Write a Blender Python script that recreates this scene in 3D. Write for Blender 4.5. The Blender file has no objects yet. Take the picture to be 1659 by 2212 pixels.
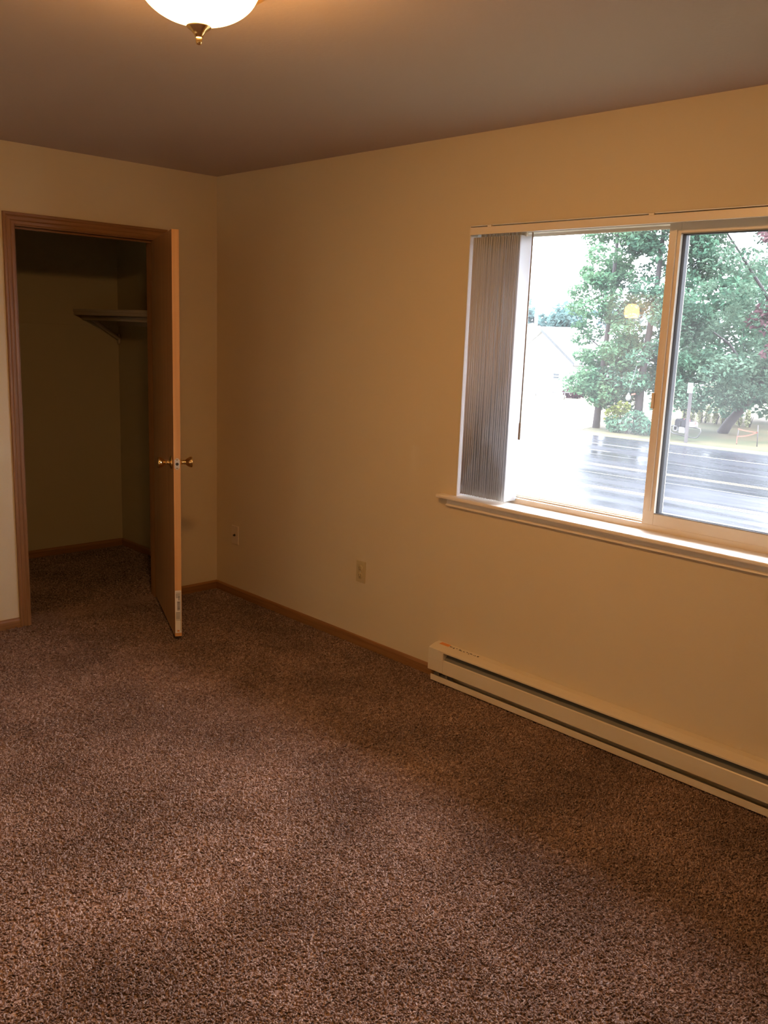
import bpy, bmesh, math, random
import numpy as np
from mathutils import Vector, Matrix
random.seed(7); rng = np.random.default_rng(7)
C = bpy.context.scene.collection
PI = math.pi

# ------------------------------------------------------------------ camera
cam_d = bpy.data.cameras.new('camera'); cam = bpy.data.objects.new('camera', cam_d); C.objects.link(cam)
cam_d.sensor_fit = 'VERTICAL'; cam_d.sensor_height = 36.0; cam_d.lens = 1937.96 / 2212 * 36.0
cam_d.clip_start = 0.05; cam_d.clip_end = 1000
_r = Vector((0.72082549, -0.69212013, 0.03715297)); _u = Vector((0.11090141, 0.1680813, 0.97951496)); _f = Vector((0.68418674, 0.70193903, -0.19791438))
cam.matrix_world = Matrix(((_r.x, _u.x, -_f.x, -3.03518), (_r.y, _u.y, -_f.y, -4.58500), (_r.z, _u.z, -_f.z, 1.61266), (0, 0, 0, 1)))
bpy.context.scene.camera = cam

# ------------------------------------------------------------------ overcast sky, exposure
SKY_ZENITH = 46.0
LAMP_STRENGTH = 152.0
LAMP_COLOR = (1.0, 0.49, 0.155)
world = bpy.data.worlds.new('overcast_sky'); bpy.context.scene.world = world; world.use_nodes = True
wn = world.node_tree; wn.nodes.clear()
w_out = wn.nodes.new('ShaderNodeOutputWorld'); w_bg = wn.nodes.new('ShaderNodeBackground')
w_tc = wn.nodes.new('ShaderNodeTexCoord'); w_sep = wn.nodes.new('ShaderNodeSeparateXYZ')
w_max = wn.nodes.new('ShaderNodeMath'); w_max.operation = 'MAXIMUM'; w_max.inputs[1].default_value = 0.0
w_mad = wn.nodes.new('ShaderNodeMath'); w_mad.operation = 'MULTIPLY_ADD'       # CIE overcast: (1 + 2 sin h) / 3
w_mad.inputs[1].default_value = 2 / 3 * SKY_ZENITH; w_mad.inputs[2].default_value = 1 / 3 * SKY_ZENITH
wn.links.new(w_tc.outputs['Generated'], w_sep.inputs[0]); wn.links.new(w_sep.outputs['Z'], w_max.inputs[0])
wn.links.new(w_max.outputs[0], w_mad.inputs[0]); wn.links.new(w_mad.outputs[0], w_bg.inputs['Strength'])
w_bg.inputs['Color'].default_value = (0.93, 0.97, 1.12, 1)
wn.links.new(w_bg.outputs[0], w_out.inputs[0])
vs = bpy.context.scene.view_settings
bpy.context.scene.display_settings.display_device = 'sRGB'
vs.view_transform = 'Standard'; vs.look = 'None'; vs.exposure = 0.0; vs.gamma = 1.0; vs.use_curve_mapping = False

# ------------------------------------------------------------------ material helpers
class NT:
    def __init__(s, name):
        s.m = bpy.data.materials.new(name); s.m.use_nodes = True; s.t = s.m.node_tree; s.t.nodes.clear()
        s.out = s.t.nodes.new('ShaderNodeOutputMaterial')
    def n(s, typ, **kw):
        o = s.t.nodes.new(typ)
        for k, v in kw.items():
            if k.startswith('i_'):
                o.inputs[k[2:].replace('_', ' ')].default_value = v
            else: setattr(o, k, v)
        return o
    def l(s, a, b): s.t.links.new(a, b)
def c4(c): return (c[0], c[1], c[2], 1.0)
def principled(s, col, rough=0.5, metal=0.0, spec=0.5):
    b = s.n('ShaderNodeBsdfPrincipled'); b.inputs['Base Color'].default_value = c4(col)
    b.inputs['Roughness'].default_value = rough; b.inputs['Metallic'].default_value = metal
    b.inputs['Specular IOR Level'].default_value = spec
    s.l(b.outputs[0], s.out.inputs['Surface']); return b
def paint(name, col, rough=0.5, var=0.05, scale=6.0, bump=0.0, bscale=300.0, bdist=0.001, metal=0.0, spec=0.5):
    s = NT(name); b = principled(s, col, rough, metal, spec)
    tc = s.n('ShaderNodeTexCoord')
    nz = s.n('ShaderNodeTexNoise'); nz.inputs['Scale'].default_value = scale; nz.inputs['Detail'].default_value = 4
    s.l(tc.outputs['Object'], nz.inputs['Vector'])
    mx = s.n('ShaderNodeMix', data_type='RGBA'); mx.inputs[6].default_value = c4([x * (1 - var) for x in col]); mx.inputs[7].default_value = c4([min(1, x * (1 + var)) for x in col])
    s.l(nz.outputs['Fac'], mx.inputs[0]); s.l(mx.outputs[2], b.inputs['Base Color'])
    if bump:
        n2 = s.n('ShaderNodeTexNoise'); n2.inputs['Scale'].default_value = bscale; n2.inputs['Detail'].default_value = 3
        s.l(tc.outputs['Object'], n2.inputs['Vector'])
        bp = s.n('ShaderNodeBump'); bp.inputs['Strength'].default_value = bump; bp.inputs['Distance'].default_value = bdist
        s.l(n2.outputs['Fac'], bp.inputs['Height']); s.l(bp.outputs[0], b.inputs['Normal'])
    return s.m
def wood(name, dark, light, axis='Z', scale=1.0, rough=0.42):
    s = NT(name); b = principled(s, light, rough)
    tc = s.n('ShaderNodeTexCoord'); mp = s.n('ShaderNodeMapping')
    sc = {'X': (1.2, 45, 45), 'Y': (45, 1.2, 45), 'Z': (45, 45, 1.2)}[axis]
    mp.inputs['Scale'].default_value = [x * scale for x in sc]
    s.l(tc.outputs['Object'], mp.inputs[0])
    nz = s.n('ShaderNodeTexNoise'); nz.inputs['Scale'].default_value = 1.6; nz.inputs['Detail'].default_value = 6; nz.inputs['Distortion'].default_value = 0.5
    s.l(mp.outputs[0], nz.inputs['Vector'])
    rp = s.n('ShaderNodeValToRGB'); rp.color_ramp.elements[0].position = 0.32; rp.color_ramp.elements[0].color = c4(dark)
    rp.color_ramp.elements[1].position = 0.68; rp.color_ramp.elements[1].color = c4(light)
    s.l(nz.outputs['Fac'], rp.inputs[0]); s.l(rp.outputs[0], b.inputs['Base Color'])
    bp = s.n('ShaderNodeBump'); bp.inputs['Strength'].default_value = 0.15; bp.inputs['Distance'].default_value = 0.0005
    s.l(nz.outputs['Fac'], bp.inputs['Height']); s.l(bp.outputs[0], b.inputs['Normal'])
    return s.m
def leaf_mat(name, a, b_, trans=0.35):
    s = NT(name)
    geo = s.n('ShaderNodeTexCoord'); nz = s.n('ShaderNodeTexNoise'); nz.inputs['Scale'].default_value = 1.3; nz.inputs['Detail'].default_value = 5
    s.l(geo.outputs['Object'], nz.inputs['Vector'])
    rp = s.n('ShaderNodeValToRGB'); rp.color_ramp.elements[0].position = 0.35; rp.color_ramp.elements[0].color = c4(a)
    rp.color_ramp.elements[1].position = 0.65; rp.color_ramp.elements[1].color = c4(b_); s.l(nz.outputs['Fac'], rp.inputs[0])
    d = s.n('ShaderNodeBsdfDiffuse'); t = s.n('ShaderNodeBsdfTranslucent'); m = s.n('ShaderNodeMixShader'); m.inputs[0].default_value = trans
    s.l(rp.outputs[0], d.inputs[0]); s.l(rp.outputs[0], t.inputs[0]); s.l(d.outputs[0], m.inputs[1]); s.l(t.outputs[0], m.inputs[2])
    s.l(m.outputs[0], s.out.inputs['Surface']); return s.m

M = {}
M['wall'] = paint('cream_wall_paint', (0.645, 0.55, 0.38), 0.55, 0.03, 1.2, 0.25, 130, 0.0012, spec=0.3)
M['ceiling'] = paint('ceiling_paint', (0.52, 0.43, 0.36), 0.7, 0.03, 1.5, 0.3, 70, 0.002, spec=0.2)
M['reveal'] = paint('white_reveal_paint', (0.88, 0.87, 0.85), 0.45, 0.02)
M['stool'] = paint('almond_sill_paint', (0.80, 0.74, 0.64), 0.35, 0.02)
M['oak_z'] = wood('oak_trim_upright', (0.21, 0.10, 0.034), (0.31, 0.155, 0.058), 'Z')
M['oak_x'] = wood('oak_trim_across', (0.21, 0.10, 0.034), (0.31, 0.155, 0.058), 'X')
M['oak_y'] = wood('oak_trim_along', (0.21, 0.10, 0.034), (0.31, 0.155, 0.058), 'Y')
M['door_face'] = wood('door_veneer', (0.28, 0.14, 0.052), (0.39, 0.20, 0.08), 'Z', 0.7)
M['door_edge'] = wood('door_edge_wood', (0.54, 0.26, 0.08), (0.68, 0.36, 0.12), 'Z', 0.5)
M['brass'] = paint('polished_brass', (0.78, 0.57, 0.25), 0.18, 0.04, 30, metal=1.0)
M['aged_brass'] = paint('satin_brass', (0.55, 0.38, 0.16), 0.35, 0.05, 30, metal=1.0)
M['steel'] = paint('zinc_plate', (0.72, 0.68, 0.60), 0.35, 0.06, 60, metal=0.6)
M['dark_hole'] = paint('dark_recess', (0.03, 0.027, 0.022), 0.6, 0.2)
M['frame'] = paint('almond_vinyl_frame', (0.78, 0.70, 0.58), 0.35, 0.02)
M['gasket'] = paint('grey_glazing_gasket', (0.28, 0.29, 0.30), 0.5, 0.1)
M['spacer'] = paint('grey_spacer_metal', (0.024, 0.026, 0.028), 0.5, 0.05, spec=0.1)
M['plate'] = paint('ivory_plate_plastic', (0.52, 0.43, 0.235), 0.35, 0.02)
M['plate_white'] = paint('white_plate_plastic', (0.66, 0.56, 0.42), 0.35, 0.02)
M['heater'] = paint('almond_enamel', (0.68, 0.60, 0.45), 0.32, 0.02)
M['heater_dark'] = paint('bare_heater_steel', (0.16, 0.14, 0.12), 0.5, 0.15, 20)
M['deflector'] = paint('grey_heat_deflector', (0.17, 0.165, 0.14), 0.5, 0.06)
M['wand'] = paint('grey_wand_plastic', (0.24, 0.21, 0.18), 0.4, 0.05)
M['fin'] = paint('aluminium_fins', (0.32, 0.31, 0.29), 0.4, 0.1, 20, metal=0.5)
M['orange_label'] = paint('orange_warning_label', (0.72, 0.27, 0.05), 0.5, 0.05)
M['ink'] = paint('black_label_ink', (0.04, 0.035, 0.03), 0.6, 0.1)
M['paper'] = paint('white_label_paper', (0.78, 0.74, 0.66), 0.6, 0.04, 40)
M['paper_grey'] = paint('grey_printed_band', (0.45, 0.42, 0.36), 0.6, 0.2, 200)
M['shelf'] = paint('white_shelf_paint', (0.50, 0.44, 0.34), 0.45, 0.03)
M['closet_wall'] = paint('shaded_closet_paint', (0.44, 0.395, 0.25), 0.6, 0.03, 1.2, 0.25, 130, 0.0012, spec=0.2)  # closet shade put into the colour, darker than the bedroom walls
M['black'] = paint('black_plastic', (0.03, 0.03, 0.035), 0.5, 0.1)
M['rod'] = paint('white_closet_rod', (0.66, 0.60, 0.50), 0.4, 0.03)
# vanes let daylight through
_s = NT('pvc_vane')
_d = _s.n('ShaderNodeBsdfDiffuse'); _t = _s.n('ShaderNodeBsdfTranslucent'); _mx = _s.n('ShaderNodeMixShader')
_tc = _s.n('ShaderNodeTexCoord'); _nz = _s.n('ShaderNodeTexNoise'); _nz.inputs['Scale'].default_value = 8.0
_rp = _s.n('ShaderNodeValToRGB'); _rp.color_ramp.elements[0].color = (0.68, 0.68, 0.69, 1); _rp.color_ramp.elements[1].color = (0.76, 0.76, 0.77, 1)
_s.l(_tc.outputs['Object'], _nz.inputs['Vector']); _s.l(_nz.outputs['Fac'], _rp.inputs[0])
_s.l(_rp.outputs[0], _d.inputs[0]); _s.l(_rp.outputs[0], _t.inputs[0]); _mx.inputs[0].default_value = 0.22
_s.l(_d.outputs[0], _mx.inputs[1]); _s.l(_t.outputs[0], _mx.inputs[2]); _s.l(_mx.outputs[0], _s.out.inputs['Surface']); M['vane'] = _s.m
# double glazing: clear, mirror-like reflections, a faint scattering veil added to haze the view
_s = NT('window_glass')
_tr = _s.n('ShaderNodeBsdfTransparent'); _tr.inputs[0].default_value = (0.97, 0.985, 0.98, 1)
_gl = _s.n('ShaderNodeBsdfGlossy'); _gl.inputs['Roughness'].default_value = 0.0
_gr = _s.n('ShaderNodeBsdfTranslucent'); _gr.inputs[0].default_value = (0.95, 0.95, 0.95, 1)
_tc = _s.n('ShaderNodeTexCoord'); _nz = _s.n('ShaderNodeTexNoise'); _nz.inputs['Scale'].default_value = 2.5; _nz.inputs['Detail'].default_value = 3
_s.l(_tc.outputs['Object'], _nz.inputs['Vector'])
_ma = _s.n('ShaderNodeMath', operation='MULTIPLY'); _ma.inputs[1].default_value = 0.028; _s.l(_nz.outputs['Fac'], _ma.inputs[0])
_m1 = _s.n('ShaderNodeMixShader'); _s.l(_ma.outputs[0], _m1.inputs[0]); _s.l(_tr.outputs[0], _m1.inputs[1]); _s.l(_gr.outputs[0], _m1.inputs[2])
_fr = _s.n('ShaderNodeFresnel'); _ge = _s.n('ShaderNodeNewGeometry')
_io = _s.n('ShaderNodeMapRange'); _io.inputs['To Min'].default_value = 1.5; _io.inputs['To Max'].default_value = 1 / 1.5   # same mirror strength on the way out
_s.l(_ge.outputs['Backfacing'], _io.inputs['Value']); _s.l(_io.outputs[0], _fr.inputs[0])
_m2 = _s.n('ShaderNodeMixShader'); _s.l(_fr.outputs[0], _m2.inputs[0]); _s.l(_m1.outputs[0], _m2.inputs[1]); _s.l(_gl.outputs[0], _m2.inputs[2])
_s.l(_m2.outputs[0], _s.out.inputs['Surface']); M['glass'] = _s.m
def glow(name, col, k, rim=0.35):
    s = NT(name); e = s.n('ShaderNodeEmission'); e.inputs[0].default_value = c4(col)
    lw = s.n('ShaderNodeLayerWeight'); lw.inputs['Blend'].default_value = 0.5          # frosted glass glows less at grazing angles
    mr = s.n('ShaderNodeMapRange'); mr.inputs['From Min'].default_value = 0.72; mr.inputs['From Max'].default_value = 1.0
    mr.inputs['To Min'].default_value = k; mr.inputs['To Max'].default_value = k * rim
    s.l(lw.outputs['Facing'], mr.inputs['Value']); s.l(mr.outputs[0], e.inputs['Strength']); s.l(e.outputs[0], s.out.inputs['Surface']); return s.m
M['lamp_glass'] = glow('glowing_alabaster_glass', LAMP_COLOR, LAMP_STRENGTH, 0.012)
M['hall_glass'] = glow('glowing_hall_globe', LAMP_COLOR, 30.0, 0.6)
# carpet: brown-mauve saxony with speckled tufts and broad patches of leaning pile
def carpet_mat(name):
    s = NT(name); b = principled(s, (0.2, 0.15, 0.13), 0.95, 0, 0.05)
    tc = s.n('ShaderNodeTexCoord')
    v = s.n('ShaderNodeTexVoronoi'); v.inputs['Scale'].default_value = 150; s.l(tc.outputs['Object'], v.inputs['Vector'])
    sp = s.n('ShaderNodeSeparateColor'); s.l(v.outputs['Color'], sp.inputs[0])
    rp = s.n('ShaderNodeValToRGB'); e = rp.color_ramp.elements
    e[0].position = 0.0; e[0].color = (0.135, 0.086, 0.069, 1); e[1].position = 1.0; e[1].color = (0.391, 0.293, 0.249, 1)
    m_ = rp.color_ramp.elements.new(0.3); m_.color = (0.219, 0.149, 0.123, 1); m2 = rp.color_ramp.elements.new(0.75); m2.color = (0.288, 0.205, 0.173, 1)
    s.l(sp.outputs[0], rp.inputs[0])
    nz = s.n('ShaderNodeTexNoise'); nz.inputs['Scale'].default_value = 2.6; nz.inputs['Detail'].default_value = 4; s.l(tc.outputs['Object'], nz.inputs['Vector'])
    mr = s.n('ShaderNodeMapRange'); mr.inputs['From Min'].default_value = 0.3; mr.inputs['From Max'].default_value = 0.7; mr.inputs['To Min'].default_value = 0.70; mr.inputs['To Max'].default_value = 1.22
    s.l(nz.outputs['Fac'], mr.inputs[0])
    hs = s.n('ShaderNodeHueSaturation'); s.l(mr.outputs[0], hs.inputs['Value']); s.l(rp.outputs[0], hs.inputs['Color']); s.l(hs.outputs[0], b.inputs['Base Color'])
    return s.m
M['carpet'] = carpet_mat('brown_mauve_carpet')

# ------------------------------------------------------------------ mesh helpers
class MB:
    """collects shapes; build() links them as one mesh object"""
    def __init__(s): s.v = []; s.f = []; s.sm = []
    def add(s, vs, fs, smooth=False):
        o = len(s.v); s.v += [tuple(p) for p in vs]
        for f in fs: s.f.append([i + o for i in f]); s.sm.append(smooth)
        return s
    def box(s, x0, x1, y0, y1, z0, z1, bev=0.0, seg=2):
        x0, x1 = sorted((x0, x1)); y0, y1 = sorted((y0, y1)); z0, z1 = sorted((z0, z1))
        bm = bmesh.new(); bmesh.ops.create_cube(bm, size=1.0)
        for v in bm.verts: v.co = Vector(((x0 + x1) / 2 + v.co.x * (x1 - x0), (y0 + y1) / 2 + v.co.y * (y1 - y0), (z0 + z1) / 2 + v.co.z * (z1 - z0)))
        if bev: bmesh.ops.bevel(bm, geom=bm.edges[:], offset=bev, segments=seg, affect='EDGES', profile=0.6)
        s.bm(bm); return s
    def bm(s, bm, smooth=False):
        bm.verts.index_update(); s.add([v.co[:] for v in bm.verts], [[v.index for v in f.verts] for f in bm.faces], smooth); bm.free(); return s
    def prism(s, pts, axis, a, b, smooth=False):
        """closed 2-D outline pts extruded along axis from a to b; pts are the two other coordinates in x,y,z order"""
        def put(p, t): return {'X': (t, p[0], p[1]), 'Y': (p[0], t, p[1]), 'Z': (p[0], p[1], t)}[axis]
        n = len(pts); vs = [put(p, a) for p in pts] + [put(p, b) for p in pts]
        fs = [[i, (i + 1) % n, n + (i + 1) % n, n + i] for i in range(n)] + [list(range(n))[::-1], list(range(n, 2 * n))]
        return s.add(vs, fs, smooth)
    def lathe(s, prof, origin=(0, 0, 0), axis=(0, 0, 1), seg=32, smooth=True):
        """prof: list of (radius, height along axis)"""
        ax = Vector(axis).normalized(); t = ax.orthogonal().normalized(); b = ax.cross(t); o = Vector(origin); vs = []; fs = []
        for r, h in prof:
            for k in range(seg):
                a = 2 * PI * k / seg; vs.append(o + ax * h + (t * math.cos(a) + b * math.sin(a)) * max(r, 1e-5))
        for i in range(len(prof) - 1):
            for k in range(seg): fs.append([i * seg + k, i * seg + (k + 1) % seg, (i + 1) * seg + (k + 1) % seg, (i + 1) * seg + k])
        return s.add(vs, fs, smooth)
    def tube(s, pts, r, seg=10, r1=None, smooth=True):
        pts = [Vector(p) for p in pts]; n = len(pts); vs = []; fs = []; prev = None
        for i, p in enumerate(pts):
            d = (pts[min(i + 1, n - 1)] - pts[max(i - 1, 0)]).normalized()
            t = d.orthogonal().normalized() if prev is None else (prev - d * prev.dot(d)).normalized(); prev = t; b = d.cross(t)
            rr = r if r1 is None else r + (r1 - r) * i / (n - 1)
            for k in range(seg): a = 2 * PI * k / seg; vs.append(p + (t * math.cos(a) + b * math.sin(a)) * rr)
        for i in range(n - 1):
            for k in range(seg): fs.append([i * seg + k, i * seg + (k + 1) % seg, (i + 1) * seg + (k + 1) % seg, (i + 1) * seg + k])
        s.add(vs, fs, smooth); o = len(s.v) - len(vs)
        s.f.append([o + k for k in range(seg)][::-1]); s.sm.append(False); s.f.append([o + (n - 1) * seg + k for k in range(seg)]); s.sm.append(False)
        return s
    def build(s, name, mat, parent=None, bevel=0.0):
        me = bpy.data.meshes.new(name); me.from_pydata([tuple(p) for p in s.v], [], s.f)
        me.polygons.foreach_set('use_smooth', s.sm); me.materials.append(mat)
        bm = bmesh.new(); bm.from_mesh(me); bmesh.ops.recalc_face_normals(bm, faces=bm.faces[:]); bm.to_mesh(me); bm.free(); me.update()
        o = bpy.data.objects.new(name, me); C.objects.link(o)
        if parent is not None:
            o.parent = parent; o.matrix_parent_inverse = world_of(parent).inverted()
        if bevel:
            md = o.modifiers.new('edge', 'BEVEL'); md.width = bevel; md.segments = 2; md.limit_method = 'ANGLE'
        return o
def world_of(o):
    m = o.matrix_basis.copy()
    return world_of(o.parent) @ o.matrix_parent_inverse @ m if o.parent else m
def tag(o, label=None, cat=None, group=None, kind=None):
    if label: o['label'] = label
    if cat: o['category'] = cat
    if group: o['group'] = group
    if kind: o['kind'] = kind
    return o
def empty(name, loc, label=None, cat=None, group=None, kind=None):
    o = bpy.data.objects.new(name, None); C.objects.link(o); o.location = loc; o.empty_display_size = 0.1
    return tag(o, label, cat, group, kind)
def raw_mesh(name, verts, faces_flat, loop_per, mat, parent=None, smooth=False):
    """fast mesh from numpy: faces all with loop_per corners"""
    me = bpy.data.meshes.new(name); nv = len(verts); nf = len(faces_flat) // loop_per
    me.vertices.add(nv); me.vertices.foreach_set('co', np.ascontiguousarray(verts, dtype=np.float32).ravel())
    me.loops.add(nf * loop_per); me.loops.foreach_set('vertex_index', np.ascontiguousarray(faces_flat, dtype=np.int32))
    me.polygons.add(nf); me.polygons.foreach_set('loop_start', np.arange(0, nf * loop_per, loop_per, dtype=np.int32))
    me.polygons.foreach_set('loop_total', np.full(nf, loop_per, dtype=np.int32))
    me.polygons.foreach_set('use_smooth', np.full(nf, smooth)); me.materials.append(mat); me.update(calc_edges=True)
    o = bpy.data.objects.new(name, me); C.objects.link(o)
    if parent is not None: o.parent = parent; o.matrix_parent_inverse = world_of(parent).inverted()
    return o

# ------------------------------------------------------------------ room shell
H = 2.44; XL = -3.60; YN = -5.25                       # ceiling height, left wall, near wall
WY0, WY1, WZ0, WZ1 = -3.765, -1.936, 0.872, 2.066        # window opening in the right wall
WT = 0.165                                             # exterior wall thickness
DX0, DX1, DZ = -1.172, -0.392, 2.052                   # closet door opening in the far wall
AT = 0.115                                             # partition thickness
CY, CX0, CX1 = 1.34, -1.95, 0.07                       # closet: back wall, left wall, right wall
S = 'structure'
def struct(o, label, cat): return tag(o, label, cat, None, S)

floor = MB().box(XL - 1.5, WT, YN - 0.15, CY + 0.12, -0.15, 0.0).build('floor', M['carpet'])
struct(floor, 'brown mauve cut pile carpet covering the bedroom and closet floor', 'floor')
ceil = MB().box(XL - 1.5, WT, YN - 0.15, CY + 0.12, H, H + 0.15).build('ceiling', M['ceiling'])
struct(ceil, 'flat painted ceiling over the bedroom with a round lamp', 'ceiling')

w = MB()
w.box(0, WT, YN - 0.15, 0.0, 0, WZ0).box(0, WT, YN - 0.15, 0.0, WZ1, H).box(0, WT, WY1, 0.0, WZ0, WZ1).box(0, WT, YN - 0.15, WY0, WZ0, WZ1)
wall_right = struct(w.build('wall_right', M['wall']), 'long cream bedroom wall holding the sliding window', 'wall')
w = MB()
w.box(XL, DX0 - 0.02, 0, AT, 0, H).box(DX1 + 0.02, WT, 0, AT, 0, H).box(DX0 - 0.02, DX1 + 0.02, 0, AT, DZ + 0.02, H)
wall_far = struct(w.build('wall_far', M['wall']), 'cream bedroom wall with the closet doorway', 'wall')
w = MB()
HY0, HY1 = -0.66, -0.06                                # hall doorway in the left wall, mirrored in the window
w.box(XL - 0.115, XL, YN, HY0, 0, H).box(XL - 0.115, XL, HY0, HY1, 2.0, H).box(XL - 0.115, XL, HY1, AT, 0, H)
struct(w.build('wall_left', M['wall']), 'cream bedroom wall left of the camera, with an open doorway to the hall', 'wall')
struct(MB().box(XL - 0.115, 0, YN - 0.12, YN, 0, H).build('wall_near', M['wall']), 'cream bedroom wall behind the camera', 'wall')
hw = MB()
hw.box(XL - 1.5, XL - 1.4, -1.4, 1.3, 0, H).box(XL - 1.4, XL, 1.2, 1.3, 0, H).box(XL - 1.4, XL - 0.115, -1.4, -1.3, 0, H)
struct(hw.build('wall_hall', M['wall']), 'cream hallway walls beyond the left doorway', 'wall')
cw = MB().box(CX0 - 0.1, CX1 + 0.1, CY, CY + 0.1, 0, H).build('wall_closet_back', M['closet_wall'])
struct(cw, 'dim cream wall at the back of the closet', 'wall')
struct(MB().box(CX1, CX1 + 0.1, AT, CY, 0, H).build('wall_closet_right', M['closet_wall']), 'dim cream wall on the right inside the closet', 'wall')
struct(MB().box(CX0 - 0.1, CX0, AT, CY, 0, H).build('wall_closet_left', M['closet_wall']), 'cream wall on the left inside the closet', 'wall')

# carpet pile: short leaning tufts, thicker near the camera
def make_pile():
    g = np.random.default_rng(11)
    pts = []
    # density falls with distance from where the pile can be told apart
    for x0, x1, y0, y1, dens in ((-2.75, -0.02, -4.5, -2.55, 36000), (-2.4, -0.02, -2.55, -1.4, 26000), (-3.5, -2.4, -3.0, -1.4, 18000), (-2.6, -0.02, -1.4, -0.02, 13000), (-1.9, 0.05, 0.13, 1.3, 4000)):
        n = int((x1 - x0) * (y1 - y0) * dens)
        pts.append(np.stack([g.uniform(x0, x1, n), g.uniform(y0, y1, n), np.full(n, 1 / math.sqrt(dens))], 1))
    P = np.concatenate(pts); n = len(P)
    r = P[:, 2] * g.uniform(0.62, 0.98, n); h = g.uniform(0.0045, 0.0075, n)
    lean = np.stack([g.normal(0, 0.0028, n), g.normal(0, 0.0028, n)], 1)
    a0 = g.uniform(0, 2 * PI, n)
    V = np.zeros((n, 7, 3), np.float32)
    for k in range(3):
        a = a0 + k * 2 * PI / 3
        V[:, k, 0] = P[:, 0] + np.cos(a) * r * 0.75; V[:, k, 1] = P[:, 1] + np.sin(a) * r * 0.75; V[:, k, 2] = -0.001
        a = a + 0.5
        V[:, 3 + k, 0] = P[:, 0] + np.cos(a) * r * 0.8 + lean[:, 0]; V[:, 3 + k, 1] = P[:, 1] + np.sin(a) * r * 0.8 + lean[:, 1]; V[:, 3 + k, 2] = h * 0.72
    V[:, 6, 0] = P[:, 0] + lean[:, 0] * 1.8; V[:, 6, 1] = P[:, 1] + lean[:, 1] * 1.8; V[:, 6, 2] = h
    F = np.array([[0, 1, 4], [0, 4, 3], [1, 2, 5], [1, 5, 4], [2, 0, 3], [2, 3, 5], [3, 4, 6], [4, 5, 6], [5, 3, 6]], np.int32)
    idx = (F[None] + (np.arange(n, dtype=np.int32) * 7)[:, None, None]).reshape(-1)
    o = raw_mesh('carpet_pile', V.reshape(-1, 3), idx, 3, M['carpet'], floor, True)
    o['kind'] = 'stuff'
    return o
make_pile()

# oak mopboards
def mop(name, axis, a, b, at, side, label):
    """axis: run direction; at: wall plane; side: which way the board stands out of it"""
    t = 0.011 * side; pts = [(at, -0.002), (at + t, -0.002), (at + t, 0.040), (at + t * 0.75, 0.046), (at + t * 0.4, 0.050), (at, 0.052)]
    m = MB().prism(pts, axis, a, b)
    if axis == 'X': m = MB().prism(pts, 'X', a, b)
    o = m.build(name, M['oak_' + axis.lower()]); return struct(o, label, 'baseboard')
mop('baseboard_right', 'Y', -1.872, -0.011, 0.0, -1, 'low oak baseboard along the window wall left of the heater')
mop('baseboard_far_right', 'X', DX1 + 0.058, 0.0, 0.0, -1, 'short oak baseboard between the closet door and the corner')
mop('baseboard_far_left', 'X', XL, DX0 - 0.058, 0.0, -1, 'short oak baseboard left of the closet doorway')
mop('baseboard_closet_back', 'X', CX0, CX1 - 0.011, CY, -1, 'oak baseboard along the closet back wall')
mop('baseboard_closet_right', 'Y', AT, CY, CX1, -1, 'oak baseboard along the closet right wall')

# closet doorway: jambs, stops, moulded casing
tr = empty('trim_1', ((DX0 + DX1) / 2, 0, 0), 'dark oak casing and jambs around the closet doorway', 'door casing', None, S)
MB().box(DX0 - 0.02, DX0, 0.0, AT, 0, DZ).build('jamb', M['oak_z'], tr)
MB().box(DX1, DX1 + 0.02, 0.0, AT, 0, DZ).build('jamb', M['oak_z'], tr)
MB().box(DX0 - 0.02, DX1 + 0.02, 0.0, AT, DZ, DZ + 0.02).build('head_jamb', M['oak_x'], tr)
MB().box(DX0, DX0 + 0.011, 0.042, 0.075, 0, DZ, 0.002).build('door_stop', M['oak_z'], tr)
MB().box(DX1 - 0.011, DX1, 0.042, 0.075, 0, DZ, 0.002).build('door_stop', M['oak_z'], tr)
MB().box(DX0 + 0.011, DX1 - 0.011, 0.042, 0.075, DZ - 0.011, DZ, 0.002).build('door_stop', M['oak_x'], tr)
CWID = 0.057
def casing_profile():  # (across, out): inner edge first
    return [(0, 0), (0, 0.007), (0.004, 0.010), (0.016, 0.011), (0.019, 0.0085), (0.023, 0.0115), (0.037, 0.0135), (0.041, 0.011), (0.045, 0.0145), (0.054, 0.0155), (0.057, 0.0135), (0.057, 0)]
def mitred(pf, path, name, mat):
    """path: list of (point on inner edge, outward direction in the wall plane)"""
    n = len(pf); vs = []; fs = []
    for (px, pz), (ox, oz) in path:
        for a, t in pf: vs.append((px + ox * a, -t, pz + oz * a))
    fs = [[i, (i + 1) % n, n + (i + 1) % n, n + i] for i in range(n)] + [list(range(n))[::-1], list(range(n, 2 * n))]
    return MB().add(vs, fs).build(name, mat, tr)
rv = 0.005
mitred(casing_profile(), [((DX0 - rv, 0.0), (-1, 0)), ((DX0 - rv, DZ + rv), (-1, 1))], 'side_casing', M['oak_z'])
mitred(casing_profile(), [((DX1 + rv, 0.0), (1, 0)), ((DX1 + rv, DZ + rv), (1, 1))], 'side_casing', M['oak_z'])
mitred(casing_profile(), [((DX0 - rv, DZ + rv), (-1, 1)), ((DX1 + rv, DZ + rv), (1, 1))], 'head_casing', M['oak_x'])

# door leaf, standing open into the room
LW, LT, LZ0, LZ1 = 0.762, 0.035, 0.026, 2.046
ang = math.radians(67.4)
pin = (DX1 + 0.002, -0.006, 0.0)
door = empty('door_1', pin, 'flat oak veneer closet door standing open into the room', 'door', None, S)
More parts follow.
